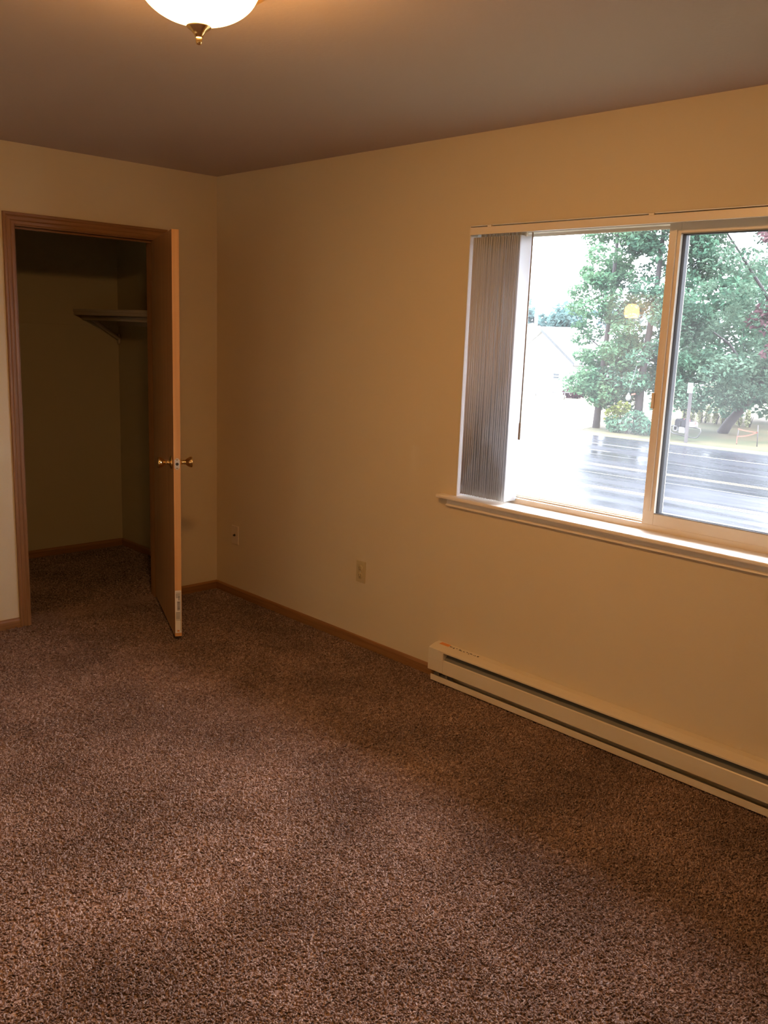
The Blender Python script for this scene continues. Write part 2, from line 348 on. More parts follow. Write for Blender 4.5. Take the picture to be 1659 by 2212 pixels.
# built closed along -x with the pin at the origin, room face at y=0, then turned
def dm(o): o.matrix_parent_inverse = Matrix.Identity(4); return o
leaf = dm(MB().box(-LW + 0.0015, 0.0, 0.0, LT, LZ0, LZ1, 0.0012).build('leaf', M['door_face'], door))
es = dm(MB().box(-LW, -LW + 0.0018, 0.0008, LT - 0.0008, LZ0 + 0.0006, LZ1).build('edge_strip', M['door_edge'], leaf))
tag(es, 'pale raw wood strip on the door edge')
KZ = 0.925; KX = -LW + 0.062
kp = [(0.0, 0.0), (0.032, 0.0), (0.033, 0.003), (0.029, 0.007), (0.016, 0.010), (0.0125, 0.013), (0.011, 0.020), (0.0105, 0.024), (0.0125, 0.027), (0.011, 0.030), (0.0125, 0.034), (0.0185, 0.042), (0.0245, 0.052), (0.0275, 0.060), (0.0275, 0.064), (0.0255, 0.068), (0.019, 0.0695), (0.0, 0.070)]
k1 = dm(MB().lathe(kp, (KX, 0.0, KZ), (0, -1, 0), 32).build('door_knob', M['brass'], door))
k2 = dm(MB().lathe(kp, (KX, LT, KZ), (0, 1, 0), 32).build('door_knob', M['brass'], door))
tag(k1, 'brass tulip knob on the room side'); tag(k2, 'brass tulip knob on the closet side')
m = MB()
bm = bmesh.new(); bmesh.ops.create_cube(bm, size=1.0)
for v in bm.verts: v.co = Vector((-LW - 0.0006 + v.co.x * 0.002, LT / 2 + v.co.y * 0.0255, KZ + v.co.z * 0.057))
bmesh.ops.bevel(bm, geom=[e for e in bm.edges if abs(e.verts[0].co.x - e.verts[1].co.x) > 0.001], offset=0.006, segments=4, affect='EDGES')
lp = dm(m.bm(bm).build('latch_plate', M['steel'], door))
dm(MB().lathe([(0, -0.001), (0.0075, -0.001), (0.0075, 0.0015), (0.0068, 0.002), (0, 0.002)], (-LW - 0.0015, LT / 2, KZ), (-1, 0, 0), 20).build('latch_bolt', M['dark_hole'], lp))
for dz in (0.021, -0.021):
    dm(MB().lathe([(0, -0.001), (0.0035, -0.001), (0.0035, 0.0008), (0, 0.0012)], (-LW - 0.0014, LT / 2, KZ + dz), (-1, 0, 0), 12).build('screw', M['aged_brass'], lp))
for hz in (0.25, 1.05, 1.85):
    hg = MB().lathe([(0, 0), (0.006, 0), (0.006, 0.089), (0, 0.089)], (0.002, -0.004, hz), (0, 0, 1), 12)
    dm(hg.box(-0.0005, 0.0018, 0.0, 0.030, hz, hz + 0.089).build('hinge', M['brass'], door))
# maker's sticker low on the door edge: paper, printed bands, bar code and rows too small to read
x_ = -LW - 0.0008
st = dm(MB().box(x_, -LW + 0.001, 0.002, LT - 0.0015, 0.045, 0.272).build('edge_sticker', M['paper'], door))
tag(st, 'white paper sticker with a bar code, low on the door edge')
dm(MB().box(x_ - 0.0003, x_ + .0003, 0.009, 0.030, 0.118, 0.158).build('printed_band', M['paper_grey'], st))
dm(MB().box(x_ - 0.0003, x_ + .0003, 0.009, 0.030, 0.232, 0.258).build('printed_band', M['paper_grey'], st))
bars = MB(); z = 0.166; g = random.Random(3)
while z < 0.214:
    t = g.choice((0.0012, 0.0018, 0.0026)); bars.box(x_ - 0.0004, x_ + .0003, 0.009, 0.023, z, z + t); z += t + g.choice((0.0014, 0.002))
dm(bars.build('bar_code', M['ink'], st))
pr = MB()
for z in (0.221, 0.228, 0.236): pr.box(x_ - 0.0006, x_ + .0003, 0.010, 0.018, z, z + 0.003)
pr.box(x_ - 0.0004, x_ + .0003, 0.0055, 0.0065, 0.055, 0.262).box(x_ - 0.0004, x_ + .0003, 0.0055, 0.030, 0.261, 0.2622).box(x_ - 0.0004, x_ + .0003, 0.0055, 0.030, 0.113, 0.1142)
dm(pr.build('printed_rule', M['ink'], st))
dm(MB().box(x_ - 0.0003, x_ + .0003, 0.013, 0.024, 0.052, 0.060).build('orange_print', M['orange_label'], st))
door.rotation_euler = (0, 0, ang)

# ------------------------------------------------------------------ closet shelf
SZ = 1.653
sh = empty('closet_shelf', (CX1, 0.75, SZ), 'white painted closet shelf with hanging rod on the right closet wall', 'shelf')
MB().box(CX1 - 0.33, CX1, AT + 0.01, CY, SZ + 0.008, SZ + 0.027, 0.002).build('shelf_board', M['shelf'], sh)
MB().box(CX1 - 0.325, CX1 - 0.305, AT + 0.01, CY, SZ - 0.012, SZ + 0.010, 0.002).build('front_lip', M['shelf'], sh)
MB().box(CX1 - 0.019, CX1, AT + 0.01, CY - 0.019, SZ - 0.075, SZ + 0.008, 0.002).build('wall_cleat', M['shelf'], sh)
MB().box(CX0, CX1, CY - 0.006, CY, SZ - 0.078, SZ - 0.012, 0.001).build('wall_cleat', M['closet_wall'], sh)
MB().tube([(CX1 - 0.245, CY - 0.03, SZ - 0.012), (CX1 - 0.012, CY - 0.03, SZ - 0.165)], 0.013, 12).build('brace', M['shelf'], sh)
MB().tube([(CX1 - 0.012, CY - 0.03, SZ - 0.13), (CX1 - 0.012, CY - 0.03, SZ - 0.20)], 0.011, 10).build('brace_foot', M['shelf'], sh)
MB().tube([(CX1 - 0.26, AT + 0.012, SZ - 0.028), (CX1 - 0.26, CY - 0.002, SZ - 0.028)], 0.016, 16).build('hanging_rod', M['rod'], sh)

# ------------------------------------------------------------------ window
wl = struct(MB().box(0.0, WT, WY1 - 0.003, WY1 + 0.001, WZ0, WZ1).box(0.0, WT, WY0 - 0.001, WY0 + 0.003, WZ0, WZ1).box(0.0, WT, WY0, WY1, WZ1 - 0.003, WZ1 + 0.001).build('trim_2', M['reveal']), 'white painted returns lining the window opening', 'window return')
win = empty('window_1', (0.12, (WY0 + WY1) / 2, WZ0), 'almond vinyl sliding window overlooking the wet road', 'window', None, S)
FX0, FX1 = 0.098, 0.160; GZ0 = 0.889
fr = MB()
fr.box(FX0, FX1, WY1 - 0.030, WY1, GZ0, WZ1, 0.002).box(FX0, FX1, WY0, WY0 + 0.030, GZ0, WZ1, 0.002)
fr.box(FX0, FX1, WY0, WY1, WZ1 - 0.030, WZ1, 0.002).box(FX0 - 0.006, FX1, WY0, WY1, GZ0, GZ0 + 0.024, 0.003)
fr.box(FX0 + 0.026, FX0 + 0.030, WY0, WY1, GZ0 + 0.02, GZ0 + 0.034)
fr.box(FX0 + 0.010, FX0 + 0.014, WY0, WY1, GZ0 + 0.02, GZ0 + 0.030)
fr.build('window_frame', M['frame'], win)
# fixed pane, left, set to the outside
fp = MB().box(0.150, 0.156, -2.86, WY1 - 0.028, GZ0 + 0.022, WZ1 - 0.028).build('fixed_pane', M['glass'], win)
MB().box(0.128, 0.158, -2.872, -2.835, GZ0 + 0.022, WZ1 - 0.028, 0.002).build('meeting_stile', M['frame'], win)
bd = MB()
for (a, b, c, d) in ((-2.835, WY1 - 0.03, GZ0 + 0.024, GZ0 + 0.036), (-2.835, WY1 - 0.03, WZ1 - 0.042, WZ1 - 0.03), (WY1 - 0.042, WY1 - 0.03, GZ0 + 0.036, WZ1 - 0.042)): bd.box(0.144, 0.150, a, b, c, d, 0.001)
bd.build('glazing_bead', M['frame'], win)
# sliding sash, right, on the inner track
SY1, SY0 = -2.822, WY0 + 0.028; SB, ST = 0.906, 2.044; SW = 0.048; SX0, SX1 = 0.094, 0.122
ss = MB()
ss.box(SX0, SX1, SY1 - SW, SY1, SB, ST, 0.002).box(SX0, SX1, SY0, SY0 + SW, SB, ST, 0.002)
ss.box(SX0, SX1, SY0 + SW, SY1 - SW, SB, SB + 0.050, 0.002).box(SX0, SX1, SY0 + SW, SY1 - SW, ST - 0.042, ST, 0.002)
sash = ss.build('sliding_sash', M['frame'], win)
MB().box(SX0 - 0.007, SX0 + 0.002, SY1 - 0.034, SY1 - 0.022, SB + 0.06, ST - 0.03, 0.0025).build('pull_rail', M['frame'], sash)
MB().box(SX0 - 0.006, SX0 + 0.002, SY1 - 0.006, SY1 + 0.006, 1.36, 1.42, 0.002).build('latch', M['frame'], sash)
gk = MB()
a0, a1, b0, b1 = SY0 + SW, SY1 - SW, SB + 0.050, ST - 0.042
for (p, q, r_, s_) in ((a0, a1, b0, b0 + 0.004), (a0, a1, b1 - 0.004, b1)): gk.box(SX0 + 0.0012, SX0 + 0.0018, p, q, r_, s_)
gk.build('gasket', M['gasket'], sash)
sp = MB()
for (p, q, r_, s_) in ((a0 + .0005, a0 + 0.014, b0, b1), (a1 - 0.014, a1 - .0005, b0, b1), (a0 + .014, a1 - .014, b0 + .0005, b0 + 0.006), (a0 + .014, a1 - .014, b1 - 0.006, b1 - .0005)): sp.box(SX0 + 0.0145, SX1 + 0.010, p, q, r_, s_)
sp.build('spacer_bar', M['spacer'], sash)
MB().box(SX0 + 0.0018, SX0 + 0.0058, a0, a1, b0, b1).build('sash_pane', M['glass'], sash)

# stool and apron
stl = empty('trim_3', (0, (WY0 + WY1) / 2, WZ0), 'painted window sill board with moulded apron under the sliding window', 'window sill', None, S)
sp_ = [(FX0 + 0.01, WZ0), (FX0 + 0.01, WZ0 + 0.018), (-0.034, WZ0 + 0.018), (-0.038, WZ0 + 0.0165), (-0.040, WZ0 + 0.013), (-0.040, WZ0 + 0.005), (-0.038, WZ0 + 0.0015), (-0.034, WZ0)]
so = MB().prism([(FX0 + 0.01, WZ0 + 0.0005), (FX0 + 0.01, WZ0 + 0.018), (0.0, WZ0 + 0.018), (0.0, WZ0 + 0.0005)], 'Y', WY0 + 0.003, WY1 - 0.003)
so.prism([(0.0, WZ0), (0.0, WZ0 + 0.018), (-0.034, WZ0 + 0.018), (-0.038, WZ0 + 0.0165), (-0.040, WZ0 + 0.013), (-0.040, WZ0 + 0.005), (-0.038, WZ0 + 0.0015), (-0.034, WZ0)], 'Y', WY0 - 0.09, WY1 + 0.088)
so.build('sill_board', M['stool'], stl)
z = WZ0
ap = [(0.0, z), (-0.005, z), (-0.005, z - 0.024), (-0.0135, z - 0.028), (-0.0155, z - 0.031), (-0.0135, z - 0.034), (-0.002, z - 0.036), (0.0, z - 0.036)]
MB().prism(ap, 'Y', WY0 - 0.05, WY1 + 0.050).build('apron', M['stool'], stl)

# vertical blind, drawn to the left
vb = empty('vertical_blind', (0.03, -2.1, WZ1), 'white vertical blind drawn aside to the left of the window, with wand', 'blind')
rl = MB().box(-0.004, 0.004, WY0 + 0.004, WY1 - 0.003, 2.028, 2.0585, 0.0015).box(0.004, 0.05, WY0 + 0.008, WY1 - 0.008, 2.034, 2.056, 0.001)
rl.build('head_rail', M['frame'], vb)
MB().box(-0.0045, 0.046, WY1 - 0.0065, WY1 - 0.0015, 2.025, 2.060, 0.001).build('end_cap', M['frame'], vb)
for y in (-2.045, -2.80):
    MB().box(-0.0055, 0.01, y - 0.011, y + 0.011, 2.056, 2.0655, 0.001).build('mounting_clip', M['stool'], vb)
nv = 23; pitch = (2.205 - 1.968) / (nv - 1)
def vane(yc, a, name='vane', z0=0.903, z1=2.018):
    wv = 0.089; n = 8; vs = []; fs = []
    for i in range(n + 1):
        t = -wv / 2 + wv * i / n; bow = 0.0045 * (1 - (2 * t / wv) ** 2)
        x = 0.046 + t * math.cos(a) - bow * math.sin(a); y = yc + t * math.sin(a) + bow * math.cos(a)
        vs += [(x, y, z0), (x, y, z1)]
    for i in range(n): fs.append([2 * i, 2 * i + 2, 2 * i + 3, 2 * i + 1])
    o = MB().add(vs, fs, True).build(name, M['vane'], vb)
    md = o.modifiers.new('thickness', 'SOLIDIFY'); md.thickness = 0.0008
    MB().box(0.040, 0.052, yc - 0.002, yc + 0.002, z1 - 0.002, 2.034).build('carrier_hook', M['plate_white'], o)
    return o
g = random.Random(5)
for i in range(nv):
    vane(-1.968 - i * pitch + g.uniform(-0.0012, 0.0012), (g.uniform(-0.05, 0.05) - 0.30 * max(0.0, 1 - i / 7)) if i < nv - 1 else 0.03)
wd = MB().tube([(0.004, -2.268, 2.024), (0.001, -2.270, 1.6), (-0.002, -2.272, 1.255)], 0.0032, 8).build('wand', M['wand'], vb)
MB().lathe([(0.0, 0), (0.005, 0.001), (0.0055, 0.004), (0.0055, 0.068), (0.0035, 0.074), (0, 0.075)], (-0.002, -2.272, 1.183), (0, 0, 1), 12).build('wand_grip', M['wand'], wd)
MB().tube([(0.02, -2.25, 2.03), (0.014, -2.262, 2.014), (0.006, -2.268, 2.016), (0.004, -2.268, 2.026)], 0.0022, 8).build('wand_hook', M['plate_white'], wd)

# ------------------------------------------------------------------ wall plates
def plate(name, y, z, label, cat, mat):
    e = empty(name, (0, y, z), label, cat)
    bm = bmesh.new(); bmesh.ops.create_cube(bm, size=1.0)
    for v in bm.verts:
        k = 0.94 if v.co.x < 0 else 1.0
        v.co = Vector((-0.003 + v.co.x * 0.006, y + v.co.y * 0.070 * k, z + v.co.z * 0.115 * (0.965 if v.co.x < 0 else 1)))
    bmesh.ops.bevel(bm, geom=bm.edges[:], offset=0.0015, segments=2, affect='EDGES')
    MB().bm(bm).build('cover_plate', mat, e); return e
p1 = plate('cable_plate', -0.200, 0.376, 'white wall plate with one coaxial cable jack, near the far corner', 'wall plate', M['plate_white'])
jk = MB().lathe([(0.0075, 0.0), (0.0075, 0.003), (0.0048, 0.003), (0.0048, 0.011), (0.0030, 0.011), (0.0028, 0.008), (0, 0.008)], (-0.006, -0.200, 0.376), (-1, 0, 0), 12)
jk.build('coaxial_jack', M['dark_hole'], p1)
for dz in (0.042, -0.042): MB().lathe([(0.003, 0), (0.003, 0.001), (0, 0.0015)], (-0.006, -0.2, 0.376 + dz), (-1, 0, 0), 10).build('screw', M['plate_white'], p1)
p2 = plate('power_outlet', -1.320, 0.396, 'ivory double electrical outlet on the wall left of the heater', 'outlet', M['plate'])
for dz in (0.0195, -0.0195):
    b = MB().lathe([(0.0168, 0), (0.0168, 0.0015), (0.016, 0.0022), (0, 0.0022)], (-0.006, -1.320, 0.396 + dz), (-1, 0, 0), 20).build('receptacle', M['plate'], p2)
    sl = MB().box(-0.0086, -0.0078, -1.3275, -1.3258, 0.396 + dz + 0.0005, 0.396 + dz + 0.009).box(-0.0086, -0.0078, -1.3142, -1.3125, 0.396 + dz + 0.001, 0.396 + dz + 0.008)
    sl.box(-0.0086, -0.0078, -1.3222, -1.3178, 0.396 + dz - 0.009, 0.396 + dz - 0.0045).build('slot', M['dark_hole'], b)
MB().lathe([(0.003, 0), (0.003, 0.0015), (0, 0.002)], (-0.006, -1.32, 0.396), (-1, 0, 0), 10).build('screw', M['steel'], p2)

# ------------------------------------------------------------------ baseboard heater
HY_1, HY_0 = -1.876, -3.70
ht = empty('baseboard_heater', (-0.035, (HY_1 + HY_0) / 2, 0), 'long almond electric baseboard heater under the window', 'heater')
MB().box(-0.004, 0.0, HY_0 + 0.01, HY_1 - 0.01, 0.012, 0.180).build('back_panel', M['heater'], ht)
tp = [(-0.001, 0.1795), (-0.001, 0.183), (-0.030, 0.180), (-0.066, 0.1685), (-0.0695, 0.166), (-0.0695, 0.160), (-0.068, 0.160), (-0.0675, 0.1645), (-0.030, 0.177)]
MB().prism(tp, 'Y', HY_0 + 0.003, HY_1 - 0.003).build('top_cover', M['heater'], ht)
CAPW = 0.094
fpn = [(-0.058, 0.123), (-0.064, 0.125), (-0.067, 0.121), (-0.068, 0.060), (-0.064, 0.056), (-0.050, 0.052), (-0.049, 0.054), (-0.063, 0.059), (-0.0665, 0.062), (-0.0655, 0.120), (-0.063, 0.123), (-0.058, 0.1215)]
MB().prism(fpn, 'Y', HY_0 + CAPW, HY_1 - CAPW).build('front_panel', M['heater'], ht)
lip = [(-0.002, 0.010), (-0.066, 0.010), (-0.0675, 0.012), (-0.0675, 0.038), (-0.066, 0.039), (-0.065, 0.038), (-0.065, 0.013), (-0.002, 0.013)]
MB().prism(lip, 'Y', HY_0 + 0.012, HY_1 - 0.020).build('bottom_lip', M['heater'], ht)
for (ya, yb) in ((HY_1 - CAPW, HY_1), (HY_0, HY_0 + CAPW)):
    cp = MB().prism([(0, 0.058), (0, 0.1815), (-0.030, 0.1785), (-0.066, 0.1655), (-0.0685, 0.162), (-0.0690, 0.060), (-0.066, 0.058)], 'Y', ya, yb)
    cap = cp.build('end_cap', M['heater'], ht, 0.0015)
    MB().prism([(-0.060, 0.1185), (-0.0708, 0.1175), (-0.0708, 0.1200), (-0.060, 0.1210)], 'Y', ya + 0.001, yb - 0.001).build('cap_rib', M['heater'], cap)
MB().box(-0.050, -0.004, HY_0 + CAPW, HY_1 - CAPW, 0.152, 0.155).box(-0.012, -0.004, HY_0 + CAPW, HY_1 - CAPW, 0.03, 0.155).build('inner_liner', M['heater_dark'], ht)
MB().prism([(-0.062, 0.124), (-0.060, 0.122), (-0.012, 0.160), (-0.012, 0.163)], 'Y', HY_0 + CAPW, HY_1 - CAPW).build('heat_deflector', M['deflector'], ht)
fins = MB(); y = HY_0 + 0.14
while y < HY_1 - 0.13:
    fins.box(-0.055, -0.014, y, y + 0.0012, 0.070, 0.128); y += 0.0095
fo = fins.build('heating_fins', M['fin'], ht); fo['kind'] = 'stuff'
MB().tube([(-0.035, HY_0 + 0.05, 0.098), (-0.035, HY_1 - 0.05, 0.098)], 0.006, 10).build('heating_element', M['heater_dark'], ht)
for y in (HY_1 - 0.055, HY_1 - 0.105): MB().prism([(-0.010, 0.038), (-0.060, 0.038), (-0.060, 0.058), (-0.010, 0.058)], 'Y', y, y - 0.012).build('mounting_bracket', M['heater_dark'], ht)
MB().box(-0.045, -0.012, HY_1 - 0.115, HY_1 - 0.02, 0.013, 0.040, 0.001).build('junction_box', M['fin'], ht)
# warning label on the top cover: orange end and a row of print
def top_z(x): return 0.183 + (0.180 - 0.183) * (x + 0.001) / (-0.029) if x > -0.030 else 0.180 + (0.1685 - 0.180) * (x + 0.030) / (-0.036)
def on_top(m, xa, xb, ya, yb, h):
    m.add([(xa, ya, top_z(xa)), (xb, ya, top_z(xb)), (xb, yb, top_z(xb)), (xa, yb, top_z(xa)), (xa, ya, top_z(xa) + h), (xb, ya, top_z(xb) + h), (xb, yb, top_z(xb) + h), (xa, yb, top_z(xa) + h)],
          [[0, 1, 2, 3], [4, 5, 6, 7], [0, 1, 5, 4], [1, 2, 6, 5], [2, 3, 7, 6], [3, 0, 4, 7]])
lb = MB(); on_top(lb, -0.006, -0.028, -1.962, -1.905, 0.0004)
tag(lb.build('warning_label', M['orange_label'], ht), 'small orange warning label on the heater top')
tx = MB(); g = random.Random(9); y = -1.968
while y > -2.14:
    wl_ = g.uniform(0.003, 0.009); xo = -0.014 - g.uniform(0, 0.006)
    if g.random() < 0.75: on_top(tx, xo, xo - g.uniform(0.004, 0.009), y - wl_, y, 0.0004)
    y -= wl_ + g.choice((0.002, 0.003, 0.008))
tag(tx.build('label_print', M['ink'], ht), 'row of small dark print on the heater top')

# ------------------------------------------------------------------ ceiling lamp
LXc, LYc = -1.793, -2.633
lamp = empty('ceiling_lamp', (LXc, LYc, H), 'lit alabaster bowl ceiling lamp with brass pan and finial', 'ceiling lamp')
MB().lathe([(0, H), (0.120, H), (0.135, H - 0.006), (0.138, H - 0.030), (0.148, H - 0.048), (0.159, H - 0.056), (0.163, H - 0.061), (0.160, H - 0.066), (0.150, H - 0.067), (0.144, H - 0.064), (0.0, H - 0.060)], (LXc, LYc, 0), seg=64).build('brass_pan', M['aged_brass'], lamp)
_bk = [(0.1385, H - 0.064), (0.1390, H - 0.068), (0.1385, H - 0.072), (0.1365, H - 0.077), (0.1245, H - 0.097), (0.105, H - 0.115), (0.080, H - 0.129), (0.054, H - 0.1375), (0.039, H - 0.1405), (0.032, H - 0.1445), (0.027, H - 0.150)]
bowl = []
for _i in range(len(_bk) - 1):                        # smooth curve through the outline points
    p0, p1, p2, p3 = (_bk[max(0, min(len(_bk) - 1, _i + d))] for d in (-1, 0, 1, 2))
    for _q in range(4):
        t = _q / 4; bowl.append(tuple(0.5 * (2 * p1[c] + (p2[c] - p0[c]) * t + (2 * p0[c] - 5 * p1[c] + 4 * p2[c] - p3[c]) * t * t + (3 * p1[c] - p0[c] - 3 * p2[c] + p3[c]) * t ** 3) for c in (0, 1)))
bowl += [_bk[-1], (0.0, H - 0.150)]
MB().lathe(bowl, (LXc, LYc, 0), seg=96).build('glass_bowl', M['lamp_glass'], lamp)
fin = MB().lathe([(0, H - 0.149), (0.0275, H - 0.149), (0.029, H - 0.151), (0.0275, H - 0.1535), (0.018, H - 0.160), (0.012, H - 0.167), (0.0085, H - 0.173), (0.0, H - 0.173)], (LXc, LYc, 0), seg=32).build('finial_cap', M['brass'], lamp)
MB().lathe([(0.0, H - 0.172), (0.006, H - 0.172), (0.0075, H - 0.175), (0.0075, H - 0.184), (0.005, H - 0.189), (0, H - 0.190)], (LXc, LYc, 0), seg=20).build('finial_knob', M['brass'], fin)
# hall globe seen only as a reflection in the window glass
hl = empty('hall_light', (XL - 1.0, 0.33, 1.9), 'small lit globe wall light in the hallway', 'wall light')
MB().lathe([(0, -0.07), (0.06, -0.07), (0.075, -0.03), (0.07, 0.03), (0.04, 0.065), (0, 0.072)], (XL - 1.25, 0.36, 1.9), seg=24).build('globe', M['hall_glass'], hl)
MB().tube([(XL - 1.4, 0.36, 1.9), (XL - 1.32, 0.36, 1.9)], 0.02, 12).build('arm', M['brass'], hl)
#OUTDOORS
# ------------------------------------------------------------------ outdoors, seen through the glass
GZ = -2.2
M['grass'] = None
def grass_mat():
    s = NT('dry_and_green_grass'); b = principled(s, (0.070, 0.070, 0.035), 0.95, 0, 0.1)
    tc = s.n('ShaderNodeTexCoord')
    nz = s.n('ShaderNodeTexNoise'); nz.inputs['Scale'].default_value = 0.35; nz.inputs['Detail'].default_value = 6; s.l(tc.outputs['Object'], nz.inputs['Vector'])
    rp = s.n('ShaderNodeValToRGB'); e = rp.color_ramp.elements
    e[0].position = 0.38; e[0].color = (0.0195, 0.0240, 0.0104, 1); e[1].position = 0.60; e[1].color = (0.0474, 0.0370, 0.0195, 1)
    n2 = s.n('ShaderNodeTexNoise'); n2.inputs['Scale'].default_value = 9; n2.inputs['Detail'].default_value = 5; s.l(tc.outputs['Object'], n2.inputs['Vector'])
    mr = s.n('ShaderNodeMapRange'); mr.inputs['To Min'].default_value = 0.6; mr.inputs['To Max'].default_value = 1.4; s.l(n2.outputs['Fac'], mr.inputs[0])
    hs = s.n('ShaderNodeHueSaturation'); s.l(nz.outputs['Fac'], rp.inputs[0]); s.l(rp.outputs[0], hs.inputs['Color']); s.l(mr.outputs[0], hs.inputs['Value'])
    s.l(hs.outputs[0], b.inputs['Base Color']); return s.m
M['grass'] = grass_mat()
M['dry'] = paint('pale_dry_grass', (0.119, 0.098, 0.056), 0.95, 0.25, 0.8)
def road_mat():
    s = NT('wet_asphalt'); b = principled(s, (0.016, 0.016, 0.018), 0.2, 0, 0.05)
    tc = s.n('ShaderNodeTexCoord'); mp = s.n('ShaderNodeMapping'); mp.inputs['Scale'].default_value = (1.3, 0.12, 1)
    s.l(tc.outputs['Object'], mp.inputs[0])
    nz = s.n('ShaderNodeTexNoise'); nz.inputs['Scale'].default_value = 1.0; nz.inputs['Detail'].default_value = 5; s.l(mp.outputs[0], nz.inputs['Vector'])
    mr = s.n('ShaderNodeMapRange'); mr.inputs['From Min'].default_value = 0.35; mr.inputs['From Max'].default_value = 0.65; mr.inputs['To Min'].default_value = 0.17; mr.inputs['To Max'].default_value = 0.40
    s.l(nz.outputs['Fac'], mr.inputs[0]); s.l(mr.outputs[0], b.inputs['Roughness'])
    rp = s.n('ShaderNodeValToRGB'); rp.color_ramp.elements[0].position = .35; rp.color_ramp.elements[1].position = .65
    rp.color_ramp.elements[0].color = (0.0075, 0.0078, 0.0095, 1); rp.color_ramp.elements[1].color = (0.0120, 0.0128, 0.0155, 1); s.l(nz.outputs['Fac'], rp.inputs[0]); s.l(rp.outputs[0], b.inputs['Base Color'])
    n2 = s.n('ShaderNodeTexNoise'); n2.inputs['Scale'].default_value = 40; s.l(tc.outputs['Object'], n2.inputs['Vector'])
    bp = s.n('ShaderNodeBump'); bp.inputs['Strength'].default_value = 0.12; bp.inputs['Distance'].default_value = 0.004; s.l(n2.outputs['Fac'], bp.inputs['Height']); s.l(bp.outputs[0], b.inputs['Normal'])
    return s.m
M['road'] = road_mat()
M['concrete'] = paint('pale_wet_concrete', (0.125, 0.122, 0.115), 0.35, 0.12, 3)
M['shoulder'] = paint('gravelly_shoulder', (0.030, 0.027, 0.024), 0.6, 0.35, 2.5)
M['white_line'] = paint('white_road_paint', (0.060, 0.060, 0.062), 0.4, 0.1, 2)
M['yellow_line'] = paint('yellow_road_paint', (0.0560, 0.0390, 0.0100), 0.4, 0.1, 2)
M['tar'] = paint('tar_seam', (0.007, 0.007, 0.007), 0.5, 0.1)
M['leaf_a'] = leaf_mat('bright_green_leaves', (0.0312, 0.0725, 0.0400), (0.0800, 0.1413, 0.0725))
M['leaf_b'] = leaf_mat('dark_green_leaves', (0.0238, 0.0575, 0.0375), (0.0612, 0.1137, 0.0688))
M['leaf_c'] = leaf_mat('grey_green_leaves', (0.0350, 0.0650, 0.0438), (0.0800, 0.1212, 0.0800))
M['leaf_p'] = leaf_mat('purple_brown_leaves', (0.036, 0.019, 0.023), (0.067, 0.036, 0.038))
M['leaf_y'] = leaf_mat('yellow_green_leaves', (0.061, 0.080, 0.019), (0.133, 0.141, 0.036))
M['leaf_far'] = leaf_mat('far_hazed_leaves', (0.042, 0.080, 0.075), (0.080, 0.125, 0.116))  # bluish paleness of distance haze put into the leaf colour
M['leaf_m'] = leaf_mat('maroon_leaves', (0.024, 0.007, 0.012), (0.049, 0.017, 0.024))
M['leaf_h'] = leaf_mat('pale_hedge_leaves', (0.20, 0.21, 0.11), (0.32, 0.33, 0.19))
M['bark'] = paint('dark_wet_bark', (0.015, 0.010, 0.009), 0.8, 0.35, 8, 0.5, 14, 0.02)
M['siding'] = paint('white_house_siding', (0.251, 0.251, 0.244), 0.6, 0.03)
M['roof'] = paint('pale_grey_shingle', (0.30, 0.31, 0.32), 0.45, 0.1, 5)
M['rake'] = paint('grey_rake_paint', (0.015, 0.017, 0.017), 0.6, 0.05)
M['house_glass'] = paint('dull_window_glass', (0.017, 0.022, 0.024), 0.1, 0.1)
M['post_wood'] = paint('weathered_post', (0.016, 0.012, 0.011), 0.8, 0.15, 12)
M['sign_white'] = paint('white_sign_face', (0.10, 0.10, 0.10), 0.4, 0.03)
M['sign_red'] = paint('red_sign_print', (0.09, 0.012, 0.010), 0.4, 0.03)
M['box_black'] = paint('black_mailbox_enamel', (0.008, 0.008, 0.009), 0.4, 0.1, spec=0.08)
M['box_white'] = paint('white_mailbox_enamel', (0.10, 0.10, 0.10), 0.4, 0.04)
M['pipe'] = paint('galvanised_pipe', (0.035, 0.034, 0.033), 0.4, 0.1, metal=0.5)
M['orange_tape'] = paint('orange_flagging_tape', (0.11, 0.022, 0.008), 0.5, 0.05)
M['pole'] = paint('pale_utility_pole', (0.139, 0.129, 0.119), 0.8, 0.1)
M['wire'] = paint('grey_cable', (0.049, 0.049, 0.052), 0.6, 0.1)

def quad_strip(m, x0, x1, y0, y1, slope, z0, z1):
    f = lambda x, y: x + slope * (y - 10)
    c = [(f(x0, y0), y0), (f(x1, y0), y0), (f(x1, y1), y1), (f(x0, y1), y1)]
    return m.prism(c, 'Z', z0, z1)
struct(MB().box(0.5, 260, -150, 250, GZ - 0.3, GZ).build('lawn', M['grass']), 'patchy green and dry grass beyond the road', 'lawn')
struct(MB().prism([(29.6, 17.0), (34, 18.4), (60, 24.5), (60, 80), (28.3, 80)], 'Z', GZ - .1, GZ + 0.012).build('dry_lawn', M['dry']), 'pale dry grass before the white house', 'lawn')
struct(MB().box(WT, 1.15, YN - 2, CY + 2, 2.50, 2.62).box(1.15, 1.19, YN - 2, CY + 2, 2.40, 2.66).build('roof_eave', M['siding']), 'roof eave over the window outside', 'eave')
struct(MB().box(XL - 1.5, WT, YN - 0.15, CY + 0.12, GZ, -0.15).build('wall_lower', M['siding']), 'lower storey wall beneath the bedroom', 'wall')
SL = -0.045
road = struct(quad_strip(MB(), 8.0, 28.4, -150, 250, SL, GZ - 0.2, GZ + 0.006).build('road', M['road']), 'wide wet asphalt road with white and yellow lines', 'road')
z0, z1 = GZ + 0.004, GZ + 0.011
quad_strip(MB(), 25.87, 25.97, -150, 250, SL, z0, z1).build('edge_line', M['white_line'], road)
